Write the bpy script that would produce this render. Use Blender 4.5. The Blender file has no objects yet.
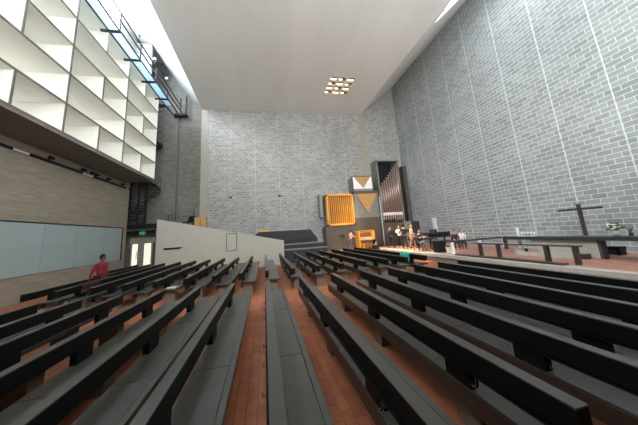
import bpy, bmesh, math, random
from mathutils import Vector, Matrix
random.seed(7)
C = bpy.context.scene.collection
PI = math.pi

# ------------------------------------------------------------------ materials
def new_mat(name):
    m = bpy.data.materials.new(name); m.use_nodes = True
    nt = m.node_tree
    return m, nt, nt.nodes['Principled BSDF']

def N(nt, typ, **kw):
    n = nt.nodes.new(typ)
    for k, v in kw.items():
        setattr(n, k, v)
    return n

def mat(name, col, rough=.6, var=.12, scale=6, metal=0, spec=.5, stretch=(1, 1, 1), bump=0):
    """plain surface with a little procedural noise in its own colour"""
    m, nt, b = new_mat(name)
    tc = N(nt, 'ShaderNodeTexCoord'); mp = N(nt, 'ShaderNodeMapping')
    mp.inputs['Scale'].default_value = stretch
    nz = N(nt, 'ShaderNodeTexNoise'); nz.inputs['Scale'].default_value = scale; nz.inputs['Detail'].default_value = 4
    cr = N(nt, 'ShaderNodeValToRGB')
    cr.color_ramp.elements[0].position = .3; cr.color_ramp.elements[1].position = .7
    cr.color_ramp.elements[0].color = [c * (1 - var) for c in col] + [1]
    cr.color_ramp.elements[1].color = [min(1, c * (1 + var)) for c in col] + [1]
    L = nt.links.new
    L(tc.outputs['Object'], mp.inputs['Vector']); L(mp.outputs[0], nz.inputs['Vector'])
    L(nz.outputs['Fac'], cr.inputs[0]); L(cr.outputs[0], b.inputs['Base Color'])
    b.inputs['Roughness'].default_value = rough; b.inputs['Metallic'].default_value = metal
    b.inputs['Specular IOR Level'].default_value = spec
    if bump:
        bp = N(nt, 'ShaderNodeBump'); bp.inputs['Strength'].default_value = bump; bp.inputs['Distance'].default_value = .01
        L(nz.outputs['Fac'], bp.inputs['Height']); L(bp.outputs[0], b.inputs['Normal'])
    return m

def emit(name, col, s):
    m, nt, b = new_mat(name)
    b.inputs['Base Color'].default_value = (*col, 1)
    b.inputs['Emission Color'].default_value = (*col, 1)
    b.inputs['Emission Strength'].default_value = s
    return m

def block_mat(name, axis, c1, c2, mortar, bw, bh, joint, joint_off, mort=.012, rough=.85, bias=0, patch=.15, jw=.02):
    """concrete block wall; axis 0: courses run along x, axis 1: along y"""
    m, nt, b = new_mat(name); L = nt.links.new
    tc = N(nt, 'ShaderNodeTexCoord'); sp = N(nt, 'ShaderNodeSeparateXYZ'); cb = N(nt, 'ShaderNodeCombineXYZ')
    L(tc.outputs['Object'], sp.inputs[0])
    L(sp.outputs[axis], cb.inputs[0]); L(sp.outputs[2], cb.inputs[1])
    br = N(nt, 'ShaderNodeTexBrick'); br.offset = .5
    br.inputs['Scale'].default_value = 1
    br.inputs['Brick Width'].default_value = bw; br.inputs['Row Height'].default_value = bh
    br.inputs['Mortar Size'].default_value = mort; br.inputs['Mortar Smooth'].default_value = .1
    br.inputs['Bias'].default_value = bias
    br.inputs['Color1'].default_value = (*c1, 1); br.inputs['Color2'].default_value = (*c2, 1)
    br.inputs['Mortar'].default_value = (*mortar, 1)
    L(cb.outputs[0], br.inputs['Vector'])
    nz = N(nt, 'ShaderNodeTexNoise'); nz.inputs['Scale'].default_value = 9; nz.inputs['Detail'].default_value = 6
    L(cb.outputs[0], nz.inputs['Vector'])
    nz2 = N(nt, 'ShaderNodeTexNoise'); nz2.inputs['Scale'].default_value = .35
    L(cb.outputs[0], nz2.inputs['Vector'])
    mr = N(nt, 'ShaderNodeMapRange'); mr.inputs[3].default_value = 1 - patch; mr.inputs[4].default_value = 1 + patch
    mr.inputs[1].default_value = .3; mr.inputs[2].default_value = .7
    L(nz.outputs['Fac'], mr.inputs[0])
    mr2 = N(nt, 'ShaderNodeMapRange'); mr2.inputs[3].default_value = .93; mr2.inputs[4].default_value = 1.07
    mr2.inputs[1].default_value = .3; mr2.inputs[2].default_value = .7
    L(nz2.outputs['Fac'], mr2.inputs[0])
    mu0 = N(nt, 'ShaderNodeMath', operation='MULTIPLY'); L(mr.outputs[0], mu0.inputs[0]); L(mr2.outputs[0], mu0.inputs[1])
    vm = N(nt, 'ShaderNodeVectorMath', operation='SCALE'); L(br.outputs['Color'], vm.inputs[0]); L(mu0.outputs[0], vm.inputs['Scale'])
    # control joints: narrow pale vertical lines every `joint` metres
    ad = N(nt, 'ShaderNodeMath', operation='ADD'); ad.inputs[1].default_value = -joint_off + joint * 50
    L(sp.outputs[axis], ad.inputs[0])
    mo = N(nt, 'ShaderNodeMath', operation='MODULO'); mo.inputs[1].default_value = joint; L(ad.outputs[0], mo.inputs[0])
    lt = N(nt, 'ShaderNodeMath', operation='LESS_THAN'); lt.inputs[1].default_value = jw * 2; L(mo.outputs[0], lt.inputs[0])
    mx = N(nt, 'ShaderNodeMix'); mx.data_type = 'RGBA'
    L(lt.outputs[0], mx.inputs[0]); L(vm.outputs[0], mx.inputs[6]); mx.inputs[7].default_value = (*mortar, 1)
    L(mx.outputs[2], b.inputs['Base Color'])
    b.inputs['Roughness'].default_value = rough; b.inputs['Specular IOR Level'].default_value = .2
    bp = N(nt, 'ShaderNodeBump'); bp.inputs['Strength'].default_value = .25; bp.inputs['Distance'].default_value = .01; bp.invert = True
    L(br.outputs['Fac'], bp.inputs['Height']); L(bp.outputs[0], b.inputs['Normal'])
    return m

def tile_mat(name, c1, c2, mortar, bw, bh, rough):
    m, nt, b = new_mat(name); L = nt.links.new
    tc = N(nt, 'ShaderNodeTexCoord')
    mp = N(nt, 'ShaderNodeMapping'); mp.inputs['Rotation'].default_value = (0, 0, PI / 2)
    L(tc.outputs['Object'], mp.inputs[0])
    br = N(nt, 'ShaderNodeTexBrick'); br.inputs['Scale'].default_value = 1
    br.inputs['Brick Width'].default_value = bw; br.inputs['Row Height'].default_value = bh
    br.inputs['Mortar Size'].default_value = .006
    br.inputs['Color1'].default_value = (*c1, 1); br.inputs['Color2'].default_value = (*c2, 1)
    br.inputs['Mortar'].default_value = (*mortar, 1)
    L(mp.outputs[0], br.inputs['Vector'])
    nz = N(nt, 'ShaderNodeTexNoise'); nz.inputs['Scale'].default_value = 3; nz.inputs['Detail'].default_value = 5
    L(tc.outputs['Object'], nz.inputs['Vector'])
    mr = N(nt, 'ShaderNodeMapRange'); mr.inputs[1].default_value = .3; mr.inputs[2].default_value = .7
    mr.inputs[3].default_value = .82; mr.inputs[4].default_value = 1.15; L(nz.outputs['Fac'], mr.inputs[0])
    vm = N(nt, 'ShaderNodeVectorMath', operation='SCALE'); L(br.outputs['Color'], vm.inputs[0]); L(mr.outputs[0], vm.inputs['Scale'])
    L(vm.outputs[0], b.inputs['Base Color']); b.inputs['Roughness'].default_value = rough
    return m

def board_mat(name, col, along, bh, dark, rough=.85, streak=.2):
    """board-marked concrete: fine boards along one axis plus blotches"""
    m, nt, b = new_mat(name); L = nt.links.new
    tc = N(nt, 'ShaderNodeTexCoord'); mp = N(nt, 'ShaderNodeMapping')
    sc = [3, 3, 3]; sc[along] = .35; sc[2] = 3 if along != 2 else .35
    mp.inputs['Scale'].default_value = sc
    L(tc.outputs['Object'], mp.inputs[0])
    nz = N(nt, 'ShaderNodeTexNoise'); nz.inputs['Scale'].default_value = 4; nz.inputs['Detail'].default_value = 8; nz.inputs['Roughness'].default_value = .65
    L(mp.outputs[0], nz.inputs['Vector'])
    mr = N(nt, 'ShaderNodeMapRange'); mr.inputs[1].default_value = .3; mr.inputs[2].default_value = .7
    mr.inputs[3].default_value = 1 - streak; mr.inputs[4].default_value = 1 + streak; L(nz.outputs['Fac'], mr.inputs[0])
    sp = N(nt, 'ShaderNodeSeparateXYZ'); L(tc.outputs['Object'], sp.inputs[0])
    mo = N(nt, 'ShaderNodeMath', operation='PINGPONG'); mo.inputs[1].default_value = bh / 2; L(sp.outputs[2], mo.inputs[0])
    lt = N(nt, 'ShaderNodeMath', operation='LESS_THAN'); lt.inputs[1].default_value = .005; L(mo.outputs[0], lt.inputs[0])
    rgb = N(nt, 'ShaderNodeMix'); rgb.data_type = 'RGBA'; rgb.inputs[6].default_value = (*col, 1); rgb.inputs[7].default_value = (*dark, 1)
    L(lt.outputs[0], rgb.inputs[0])
    vm = N(nt, 'ShaderNodeVectorMath', operation='SCALE'); L(rgb.outputs[2], vm.inputs[0]); L(mr.outputs[0], vm.inputs['Scale'])
    L(vm.outputs[0], b.inputs['Base Color']); b.inputs['Roughness'].default_value = rough; b.inputs['Specular IOR Level'].default_value = .2
    return m

M = {}
M['wall_r'] = block_mat('grey_block_right', 1, (.245, .275, .285), (.335, .37, .38), (.60, .65, .665), .5, .21, 2.01, 6.25, mort=.012, patch=.08)
M['wall_b'] = block_mat('grey_block_back', 0, (.23, .235, .23), (.335, .335, .325), (.42, .42, .41), .4, .2, 2.08, -.67, mort=.014, patch=.28)
M['floor'] = tile_mat('terracotta_floor', (.34, .105, .045), (.44, .15, .068), (.20, .075, .045), .26, .125, .5)
M['dais'] = tile_mat('terracotta_dais', (.36, .17, .125), (.42, .21, .16), (.34, .20, .16), .26, .125, .5)
M['stone'] = mat('pale_stone', (.42, .43, .39), .6, .1, 8)
M['ceil'] = mat('ceiling_paint', (.75, .775, .765), .8, .04, .8, stretch=(1, .15, 1))
M['white_soffit'] = mat('white_soffit', (.60, .63, .64), .7, .03, 1)
M['conc'] = board_mat('board_concrete', (.30, .272, .228), 1, .14, (.25, .225, .19))
M['conc_light'] = board_mat('white_board_concrete', (.76, .765, .72), 1, 1.3, (.68, .685, .64), streak=.05)
M['conc_col'] = mat('concrete_column', (.31, .30, .265), .85, .1, 5)
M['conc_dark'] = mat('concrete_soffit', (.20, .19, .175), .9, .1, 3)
M['frame'] = mat('grey_steel_edge', (.13, .13, .12), .5, .1)
M['blue'] = mat('blue_panel', (.34, .44, .46), .6, .04, 20)
M['pew'] = mat('dark_pew_wood', (.006, .007, .007), .5, .25, 5, spec=.15, stretch=(6, .4, 6))
M['pew_edge'] = mat('brown_pew_wood', (.055, .034, .025), .45, .25, 6, stretch=(6, .4, 6))
M['pew_seat'] = mat('charcoal_seat_pad', (.060, .063, .058), .34, .15, 8)
M['leg'] = mat('concrete_leg', (.17, .145, .12), .8, .1)
M['black'] = mat('black_steel', (.010, .011, .014), .5, .1, spec=.2)
M['blackmatte'] = mat('black_cover', (.026, .027, .032), .75, .2, 3)
M['steel'] = mat('hook_steel', (.25, .25, .25), .3, .05, metal=.8)
M['white'] = mat('white_plaster', (.40, .385, .34), .75, .03, 2)
M['whitepaint'] = mat('white_paint', (.78, .80, .80), .5, .03)
M['orange'] = mat('amber_wood', (.78, .36, .045), .45, .12, 5, stretch=(4, 4, .5))
M['amber_dark'] = mat('amber_wood_deep', (.20, .07, .01), .55, .1, 5)
M['tan'] = mat('tan_wood', (.40, .235, .09), .5, .15, 6, stretch=(1, 1, 8))
M['brown'] = mat('dark_brown_case', (.085, .070, .058), .55, .2, 4, stretch=(1, 1, 4))
M['grey_case'] = mat('grey_case', (.20, .20, .19), .6, .12, 4)
M['darkgap'] = mat('case_inside', (.01, .01, .012), .9, .1)
M['pipe'] = mat('copper_pipe', (.50, .36, .32), .3, .1, 3, metal=.55)
M['pipe_mouth'] = mat('pale_pipe_mouth', (.80, .80, .78), .4, .05)
M['darkgreen'] = mat('dark_altar_top', (.030, .042, .042), .35, .15)
M['bronze'] = mat('dark_bronze', (.05, .036, .034), .45, .15)
M['leaf'] = mat('leaves', (.05, .12, .05), .6, .3)
M['petal'] = mat('white_petals', (.85, .85, .80), .6, .05)
M['teal'] = mat('teal_cloth', (.04, .50, .38), .8, .15)
M['red'] = mat('red_jacket', (.20, .006, .02), .75, .2, 12)
M['maroon'] = mat('maroon_cloth', (.045, .009, .012), .8, .2, 12)
M['skin'] = mat('light_skin', (.55, .30, .21), .6, .05)
M['skin_dark'] = mat('brown_skin', (.10, .045, .03), .55, .05)
M['hair'] = mat('dark_hair', (.006, .005, .004), .7, .1, spec=.2)
M['pink'] = mat('pink_shirt', (.72, .42, .38), .8, .1)
M['jeans'] = mat('blue_trousers', (.10, .12, .17), .8, .1)
M['dark_cloth'] = mat('dark_cloth', (.025, .022, .028), .8, .1)
M['cream_cloth'] = mat('cream_cloth', (.62, .45, .28), .8, .1)
M['white_cloth'] = mat('white_cloth', (.75, .74, .72), .8, .05)
M['glass_day'] = emit('daylight_glazing', (.93, .97, 1.0), 9.0)
M['rear_fill_glow'] = emit('added_rear_fill_glow', (1.0, .99, .96), 5.4)  # glow of the added rear window, lifts the ambient light
M['glass_sky'] = emit('roof_window_daylight', (.93, .97, 1.0), 2.5)
M['coffer_back_glow'] = emit('added_coffer_back_glow', (1.0, .985, .95), .36)  # added glow for the cell backs, not real glazing
M['coffer_back_glow'].node_tree.nodes['Principled BSDF'].inputs['Base Color'].default_value = (.5, .49, .46, 1)
M['door_glass'] = emit('door_daylight', (1.0, .97, .80), .27)
M['exit'] = emit('exit_green', (.05, .50, .25), .25)
M['lamp'] = emit('warm_lamp', (1.0, .82, .52), 1.0)
M['brass'] = mat('brass_baffle', (.45, .30, .12), .4, .1, metal=.6)
M['walkglass'], nt_, b_ = new_mat('pale_blue_grating')
tl_ = nt_.nodes.new('ShaderNodeBsdfTranslucent'); tl_.inputs[0].default_value = (.55, .68, .80, 1)
mx_ = nt_.nodes.new('ShaderNodeMixShader'); mx_.inputs[0].default_value = .6; b_.inputs['Base Color'].default_value = (.5, .6, .7, 1)
nt_.links.new(b_.outputs[0], mx_.inputs[1]); nt_.links.new(tl_.outputs[0], mx_.inputs[2]); nt_.links.new(mx_.outputs[0], nt_.nodes['Material Output'].inputs[0])

# ------------------------------------------------------------------ mesh builder
class MB:
    def __init__(s): s.bm = bmesh.new()
    def box(s, x0, x1, y0, y1, z0, z1, rz=0, mtx=None):
        vs = [(x, y, z) for x in (x0, x1) for y in (y0, y1) for z in (z0, z1)]
        v = [s.bm.verts.new(mtx @ Vector(p) if mtx else p) for p in vs]
        for f in ((0, 1, 3, 2), (4, 6, 7, 5), (0, 4, 5, 1), (2, 3, 7, 6), (0, 2, 6, 4), (1, 5, 7, 3)):
            s.bm.faces.new([v[i] for i in f])
        return s
    def prism(s, pts, d):
        """closed outline (3d points) pushed along vector d"""
        a = [s.bm.verts.new(p) for p in pts]; b = [s.bm.verts.new(Vector(p) + Vector(d)) for p in pts]
        n = len(pts)
        s.bm.faces.new(a); s.bm.faces.new(b[::-1])
        for i in range(n): s.bm.faces.new((a[i], b[i], b[(i + 1) % n], a[(i + 1) % n]))
        return s
    def tube(s, pts, r, seg=8, r2=None, cap=True):
        pts = [Vector(p) for p in pts]; rings = []
        for i, p in enumerate(pts):
            d = (pts[min(i + 1, len(pts) - 1)] - pts[max(i - 1, 0)]).normalized()
            u = d.cross(Vector((0, 0, 1)) if abs(d.z) < .9 else Vector((1, 0, 0))).normalized(); w = d.cross(u)
            rr = r if r2 is None else r + (r2 - r) * i / (len(pts) - 1)
            rings.append([s.bm.verts.new(p + (u * math.cos(2 * PI * k / seg) + w * math.sin(2 * PI * k / seg)) * rr) for k in range(seg)])
        for a, b in zip(rings, rings[1:]):
            for k in range(seg): s.bm.faces.new((a[k], a[(k + 1) % seg], b[(k + 1) % seg], b[k]))
        if cap: s.bm.faces.new(rings[0][::-1]); s.bm.faces.new(rings[-1])
        return s
    def ball(s, c, r, sx=1, sy=1, sz=1, sub=2):
        m = Matrix.Translation(c) @ Matrix.Diagonal((r * sx, r * sy, r * sz, 1))
        bmesh.ops.create_icosphere(s.bm, subdivisions=sub, radius=1, matrix=m); return s
    def lathe(s, prof, c, seg=16):
        rings = [[s.bm.verts.new((c[0] + r * math.cos(2 * PI * k / seg), c[1] + r * math.sin(2 * PI * k / seg), c[2] + z)) for k in range(seg)] for r, z in prof]
        for a, b in zip(rings, rings[1:]):
            for k in range(seg): s.bm.faces.new((a[k], a[(k + 1) % seg], b[(k + 1) % seg], b[k]))
        s.bm.faces.new(rings[0][::-1]); s.bm.faces.new(rings[-1]); return s
    def build(s, name, m, parent=None, bevel=0, smooth=False):
        bmesh.ops.recalc_face_normals(s.bm, faces=s.bm.faces)
        me = bpy.data.meshes.new(name); s.bm.to_mesh(me); s.bm.free()
        o = bpy.data.objects.new(name, me); C.objects.link(o); me.materials.append(m)
        if smooth:
            for p in me.polygons: p.use_smooth = True
        if parent: o.parent = parent
        if bevel:
            b = o.modifiers.new('bevel', 'BEVEL'); b.width = bevel; b.segments = 2; b.limit_method = 'ANGLE'
        return o

def tag(o, label, cat, group=None, kind=None):
    o['label'] = label; o['category'] = cat
    if group: o['group'] = group
    if kind: o['kind'] = kind
    return o
def struct(o, label=None):
    o['kind'] = 'structure'
    if label: o['label'] = label
    return o
def thing(name, label, cat, loc=(0, 0, 0), rz=0, group=None):
    o = bpy.data.objects.new(name, None); C.objects.link(o); o.location = loc; o.rotation_euler = (0, 0, rz)
    o.empty_display_size = .2
    return tag(o, label, cat, group)
def copy_tree(o, parent=None):
    c = o.copy(); C.objects.link(c)
    if parent: c.parent = parent
    for ch in list(o.children): copy_tree(ch, c)
    return c

# ------------------------------------------------------------------ the room
XR, YB, ZC = 13.5, 21.8, 13.25
XL, XLU, YN = -9.3, -9.3, -5.0
DZ = .4
struct(MB().box(-10.5, XR + .3, YN - .3, YB + .3, -.2, 0).build('floor', M['floor']))
struct(MB().box(XR, XR + .3, YN, YB + .3, 0, 17.9).build('wall_right', M['wall_r']))
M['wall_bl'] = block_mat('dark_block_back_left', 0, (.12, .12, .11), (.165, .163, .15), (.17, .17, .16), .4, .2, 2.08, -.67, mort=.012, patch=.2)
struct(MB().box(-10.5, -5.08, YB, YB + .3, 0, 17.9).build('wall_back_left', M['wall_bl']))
wb = struct(MB().box(-5.08, XR, YB, YB + .3, 0, 17.9).build('wall_back', M['wall_b']))
struct(MB().box(-10.5, XR + .3, YN - .3, YN, 0, 17.9).build('wall_front', M['conc']))
struct(MB().box(-3.2, 12.0, YN + .01, YN + .05, 5.1, 12.6).build('added_rear_window', M['rear_fill_glow']))  # unseen window wall added behind the viewer to brighten the room
fw = MB()
for k in range(10): fw.box(-3.26 + k * 1.69, -3.14 + k * 1.69, YN + .05, YN + .12, 5.1, 12.6)
for k in range(4): fw.box(-3.2, 12.0, YN + .05, YN + .12, 5.04 + k * 2.5, 5.16 + k * 2.5)
struct(MB().box(XL, XR, YN, .3, 4.2, 4.5).box(XL, XR, .2, .3, 4.5, 5.3).build('trim_12', M['conc']))  # unseen gallery added above the viewer to shade the near floor
struct(fw.build('window_frame', M['frame']))  # bars of the added rear window
# pale concrete columns in the back wall
for i, (x0, x1, z0) in enumerate(((-5.08, -4.5, 0), (9.5, 10.15, 5))):
    struct(MB().box(x0, x1, YB - .03, YB + .02, z0, 13.2).build('trim_%d' % (i + 1), M['conc_col']))
struct(MB().box(XR - .06, XR, YB - .06, YB, .4, 17).build('trim_3', M['stone']))

# lower left wall with a long recess for the blue panels and a slot above
lw = MB()
lw.box(XL - .35, XL, YN, 19.9, 0, 1.0)
lw.box(XL - .35, XL, YN, 19.9, 3.14, 5.0)
lw.box(XL - .35, XL - .015, YN, 19.9, 5.0, 5.03)
lw.box(XL - .35, XL, YN, 19.9, 5.03, 5.78)
lw.box(XL - .35, XL - .12, YN, 19.9, 5.78, 5.92)
lw.box(XL - .35, XL, YN, 19.9, 5.92, 6.3)
lw.box(XL - .35, XL, 19.55, 19.9, 1.0, 3.14)
lw.box(XL - .35, XL - .12, YN, 19.55, 1.0, 3.14)
struct(lw.build('wall_left', M['conc']))
struct(MB().box(-10.5, -9.65, 19.9, 20.0, 0, 6.3).box(-10.5, -10.3, 20, YB, 0, 18).build('wall_left_rear', M['conc']))
struct(MB().box(XL - .12, XL - .02, 19.47, 19.55, 1.0, 3.14).box(XL - .12, XL - .02, YN, 19.55, 3.10, 3.14).build('trim_4', M['black']))

# ceiling: flat field with twelve square openings for the downlights
LX = [5.15, 5.83, 6.51]; LY = [16.0, 16.6, 17.2, 17.8]; LS = .52; LW = .42
cm = MB()
xs = sorted([-5.04, 9.65] + [v for x in LX for v in (x, x + LS)])
ys = sorted([YN, YB] + [v for y in LY for v in (y, y + LW)])
for i in range(len(xs) - 1):
    for j in range(len(ys) - 1):
        if i % 2 == 1 and j % 2 == 1: continue
        cm.box(xs[i], xs[i + 1], ys[j], ys[j + 1], ZC, ZC + .02)
cm.box(-5.04, 5.0, YN, YB, ZC + .021, ZC + .2)
for gx in (-2.6, -.2, 2.3, 7.6): cm.box(gx - .012, gx + .012, YN, YB, ZC - .004, ZC)
struct(cm.build('ceiling', M['ceil']))
# sloped strip rising to the right wall, with the roof window cut out of it
def onslope(x): return 13.25 + (x - 9.65) * (16.45 - 13.25) / (13.5 - 9.65)
# window outline on the slope (x, y): pointed far end, widening towards the viewer
W = [(10.04, YN), (10.04, 9.28), (10.26, 10.9), (11.27, 10.94), (11.31, 10.06), (11.31, YN)]
W = [(10.03, 4), (10.04, 9.3), (10.26, 10.95), (11.0, 10.45), (11.31, 10.0), (11.31, 4)]
def slab(poly, name, m, dz=.12, kind=True, lab=None):
    o = MB().prism([(x, y, onslope(x)) for x, y in poly], (-.1, 0, dz)).build(name, m)
    return struct(o, lab)
rs = MB()
for poly in ([(9.65, YN), (9.65, YB), (10.26, YB), (10.26, 10.95), (10.04, 9.3), (10.03, 4), (10.03, YN)],
             [(10.26, YB), (13.5, YB), (13.5, 10.95), (10.26, 10.95)],
             [(10.03, YN), (10.03, 4), (11.31, 4), (11.31, YN)],
             [(10.26, 10.95), (13.5, 10.95), (13.5, YN), (11.31, YN), (11.31, 4), (11.31, 10.0), (11.0, 10.45)]):
    rs.prism([(x, y, onslope(x)) for x, y in poly], (-.05, 0, .1))
struct(rs.build('ceiling', M['ceil']))
o = MB().prism([(x, y, onslope(x) + .22) for x, y in W], (-.03, 0, .05)).build('window_1', M['glass_sky']); struct(o)
# left: smooth white soffit rising from the ceiling edge to the clerestory
ls = MB()
prof = [(-5.04, 13.25), (-5.7, 14.0), (-6.9, 15.5), (-8.34, 17.5), (-9.5, 17.6)]
pr = [(x, 0, z) for x, z in prof] + [(x, 0, z + .2) for x, z in reversed(prof)]
ls.prism([(p[0], YN, p[2]) for p in pr], (0, YB - YN, 0))
struct(ls.build('ceiling', M['white_soffit']))
struct(MB().box(-9.45, -9.38, 4, 17.3, 13.3, 17.5).build('window_2', M['glass_day']))
fr = MB()
for k in range(13):
    y = 19.25 - k * 2.09
    if 4 < y < 17.4: fr.box(-9.38, -9.3, y - .04, y + .04, 13.2, 17.5)
fr.box(-9.38, -9.3, 4, 17.3, 15.2, 15.28)
struct(fr.build('window_frame', M['whitepaint']))
struct(MB().box(-10.3, -9.3, 19.6, 19.9, 6.3, 17.6).box(-9.45, -9.3, 17.3, 19.6, 13.3, 17.6).box(-9.3, -8.2, 19.3, 19.5, 12.9, 17.3).box(-9.45, -9.3, YN, 4, 6.3, 17.6).build('wall_left_upper', M['wall_b']))

# coffered light wall over the blue panels
ZL = [6.37, 7.59, 8.88, 10.19, 11.5, 12.74]; D0, D1 = -9.2, -7.5
cw = MB(); ce = MB()
Ys = [19.25 - 2.09 * k for k in range(8)]
t = .035
for i, z in enumerate(ZL):
    cw.box(D0, D1 - .02, Ys[-1], 19.25, z - t, z + t)
    ce.box(D1 - .02, D1 + .01, Ys[-1], 19.25 + t, z - t, z + t)
for r in range(5):
    for k, y in enumerate(Ys):
        if r % 2 == 1 and k % 2 == 1: continue
        cw.box(D0, D1 - .02, y - t, y + t, ZL[r] + t, ZL[r + 1] - t)
        if k > 0: ce.box(D1 - .02, D1 + .01, y - t, y + t, ZL[r] + t, ZL[r + 1] - t)
struct(cw.build('trim_5', M['conc_light']))
struct(ce.build('trim_6', M['frame']))
struct(MB().box(-9.3, D0, Ys[-1], 19.25, 6.4, 12.74).build('added_coffer_glow_panel', M['coffer_back_glow']))  # glowing sheet added behind the cells to brighten them
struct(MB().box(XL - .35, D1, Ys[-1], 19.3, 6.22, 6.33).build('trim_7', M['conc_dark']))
struct(MB().box(-9.3, D1, Ys[-1], 19.25, 12.78, 12.86).box(-9.45, -9.3, YN, 19.6, 12.7, 13.3).build('trim_8', M['white_soffit']))

# walkway and rails along the clerestory
wk = thing('maintenance_walkway', 'pale blue steel walkway with black rails running high along the clerestory windows', 'walkway', (-6.9, 10, 12.3))
def loc_build(mb, name, m, par, **kw):
    """mesh given in world coordinates, parented to a placed empty"""
    o = mb.build(name, m, None, **kw)
    mw = Matrix.Translation(par.location) @ par.rotation_euler.to_matrix().to_4x4()
    o.data.transform(mw.inverted()); o.parent = par
    return o
loc_build(MB().box(-7.14, -6.70, -4.5, 19.6, 12.30, 12.32), 'deck', M['walkglass'], wk)
for x, z in ((-7.16, 12.31), (-6.68, 12.31), (-6.68, 12.85), (-6.68, 13.3)):
    loc_build(MB().box(x - .03, x + .03, -4.5, YB - .05, z - .03, z + .03), 'rail', M['black'], wk)
for k in range(11):
    y = 18.58 - 2.09 * k
    loc_build(MB().box(-7.49, -6.65, y - .06, y + .06, 12.20, 12.28), 'bracket', M['black'], wk)
    loc_build(MB().box(-6.71, -6.65, y - .03, y + .03, 12.28, 13.3), 'rail_post', M['black'], wk)
loc_build(MB().box(-7.1, -6.1, 21.2, 21.7, 12.35, 12.5).box(-6.25, -6.15, 21.3, 21.4, 12.5, 14.2).box(-6.7, -6.6, 21.3, 21.4, 12.5, 13.9), 'landing', M['black'], wk)
for k, y in enumerate((14.1, 16.2, 18.3)):
    s = thing('floodlight', ['small grey floodlight on the walkway rail, nearest the viewer', 'small grey floodlight on the walkway rail, middle of three', 'small grey floodlight on the walkway rail, nearest the back wall'][k], 'floodlight', (-6.68, y, 13.33), 0, 'floodlights on the walkway rail')
    MB().tube([(0, 0, 0), (0, 0, .3)], .025).build('stem', M['black'], s)
    MB().box(-.08, .08, -.1, .1, .3, .46).build('housing', M['grey_case'], s, bevel=.02)
    MB().box(-.07, .07, -.11, -.1, .31, .45).build('lens', M['steel'], s)

# black downpipe on the back wall
dp = MB(); dp.box(-6.95, -6.85, YB - .12, YB - .01, 0, 12.3); dp.box(-6.79, -6.75, YB - .08, YB - .01, 0, 12.3); dp.box(-7.0, -6.7, YB - .1, YB, 2.3, 2.45)
tag(dp.build('downpipe', M['frame']), 'tall black pipe running down the back wall from the walkway', 'pipe')

# two small wall speakers (dark dots)
for x, lab in ((-2.72, 'small dark wall spotlight on the back wall, left of two'), (1.33, 'small dark wall spotlight on the back wall, right of two')):
    s = thing('wall_spotlight', lab, 'spotlight', (x, YB - .02, 5.33), 0, 'spotlights on the back wall')
    MB().box(-.05, .05, -.04, .01, -.05, .05).build('mount', M['black'], s)
    MB().tube([(0, -.03, 0), (.09, -.26, -.06)], .075, 10).build('head', M['black'], s)

# spotlights / track in the slot of the left wall
tr = thing('lighting_track', 'long black lighting track set in the slot of the left concrete wall', 'track light', (-9.36, 15, 5.85))
loc_build(MB().box(-9.42, -9.28, -2, 11.3, 5.80, 5.90).box(-9.42, -9.28, 12.0, 15.1, 5.79, 5.91).box(-9.42, -9.28, 15.95, 19.4, 5.79, 5.91), 'channel', M['black'], tr)
loc_build(MB().box(-9.40, -9.285, 11.3, 12.0, 5.81, 5.89).box(-9.40, -9.285, 15.1, 15.95, 5.81, 5.89), 'white_segment', M['whitepaint'], tr)['label'] = 'white segments between the black lengths'
for k, (y, lab) in enumerate(((12.9, 'small black spotlight clamped over the track, nearest the viewer'), (15.0, 'small black spotlight left of the twin spotlights'), (15.7, 'black spotlight beside the white track segment'), (16.1, 'black spotlight just right of the white track segment'), (17.2, 'small black spotlight over the right half of the track'), (18.8, 'small black spotlight at the far end of the track'))):
    s = thing('track_spotlight', lab, 'spotlight', (-9.28, y, 5.92), 0, 'spotlights over the lighting track')
    MB().box(-.02, .06, -.03, .03, -.02, .08).build('bracket', M['black'], s)
    MB().tube([(.06, -.08, .10), (.14, .1, .05)], .06, 10).build('lamp_head', M['black'], s)

# blue panels: two rows
ypan = [11.4 - 2.03 * 4, 11.4 - 2.03 * 3, 11.4 - 2.03 * 2, 11.4 - 2.03, 11.25, 13.28, 15.30, 17.53, 19.47]
for r, (z0, z1) in enumerate(((1.03, 2.085), (2.095, 3.10))):
    for i in range(3, len(ypan) - 1):
        vis = ['', '', '', 'leftmost, cut by the picture edge', 'second from the left', 'third from the left', 'second from the right', 'rightmost'][i]
        tag(MB().box(XL - .11, XL - .05, ypan[i] + .008, ypan[i + 1] - .008, z0, z1).build('wall_panel', M['blue']),
            'pale blue wall panel, %s of the %s row' % (vis, ('lower', 'upper')[r]), 'panel', 'pale blue panels in the left wall')

# downlights in the ceiling
lnum = {0: 'left', 1: 'middle', 2: 'right'}; rown = ['nearest the viewer', 'second from the viewer', 'third from the viewer', 'nearest the back wall']
for j, y in enumerate(LY):
    for i, x in enumerate(LX):
        s = thing('ceiling_light', 'square recessed ceiling light, %s column, row %s' % (lnum[i], rown[j]), 'ceiling light', (x + LS / 2, y + LW / 2, ZC), 0, 'square recessed ceiling lights')
        h, w = LS / 2, LW / 2
        MB().box(-h, -h + .01, -w, w, .02, .34).box(h - .01, h, -w, w, .02, .34).box(-h, h, w - .01, w, .02, .34).box(-h, h, -w, -w + .01, .02, .34).box(-h, h, -w, w, .34, .36).build('reflector_box', M['brass'], s)
        MB().box(-h + .02, h * (.1 if (i + j) % 2 else .9), -w + .20, w - .02, .06, .30).build('lamp', M['lamp'], s)
        MB().box(-h + .02, h - .02, -w + .02, -w + .18, .03, .10).build('baffle', M['black'], s)

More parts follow.
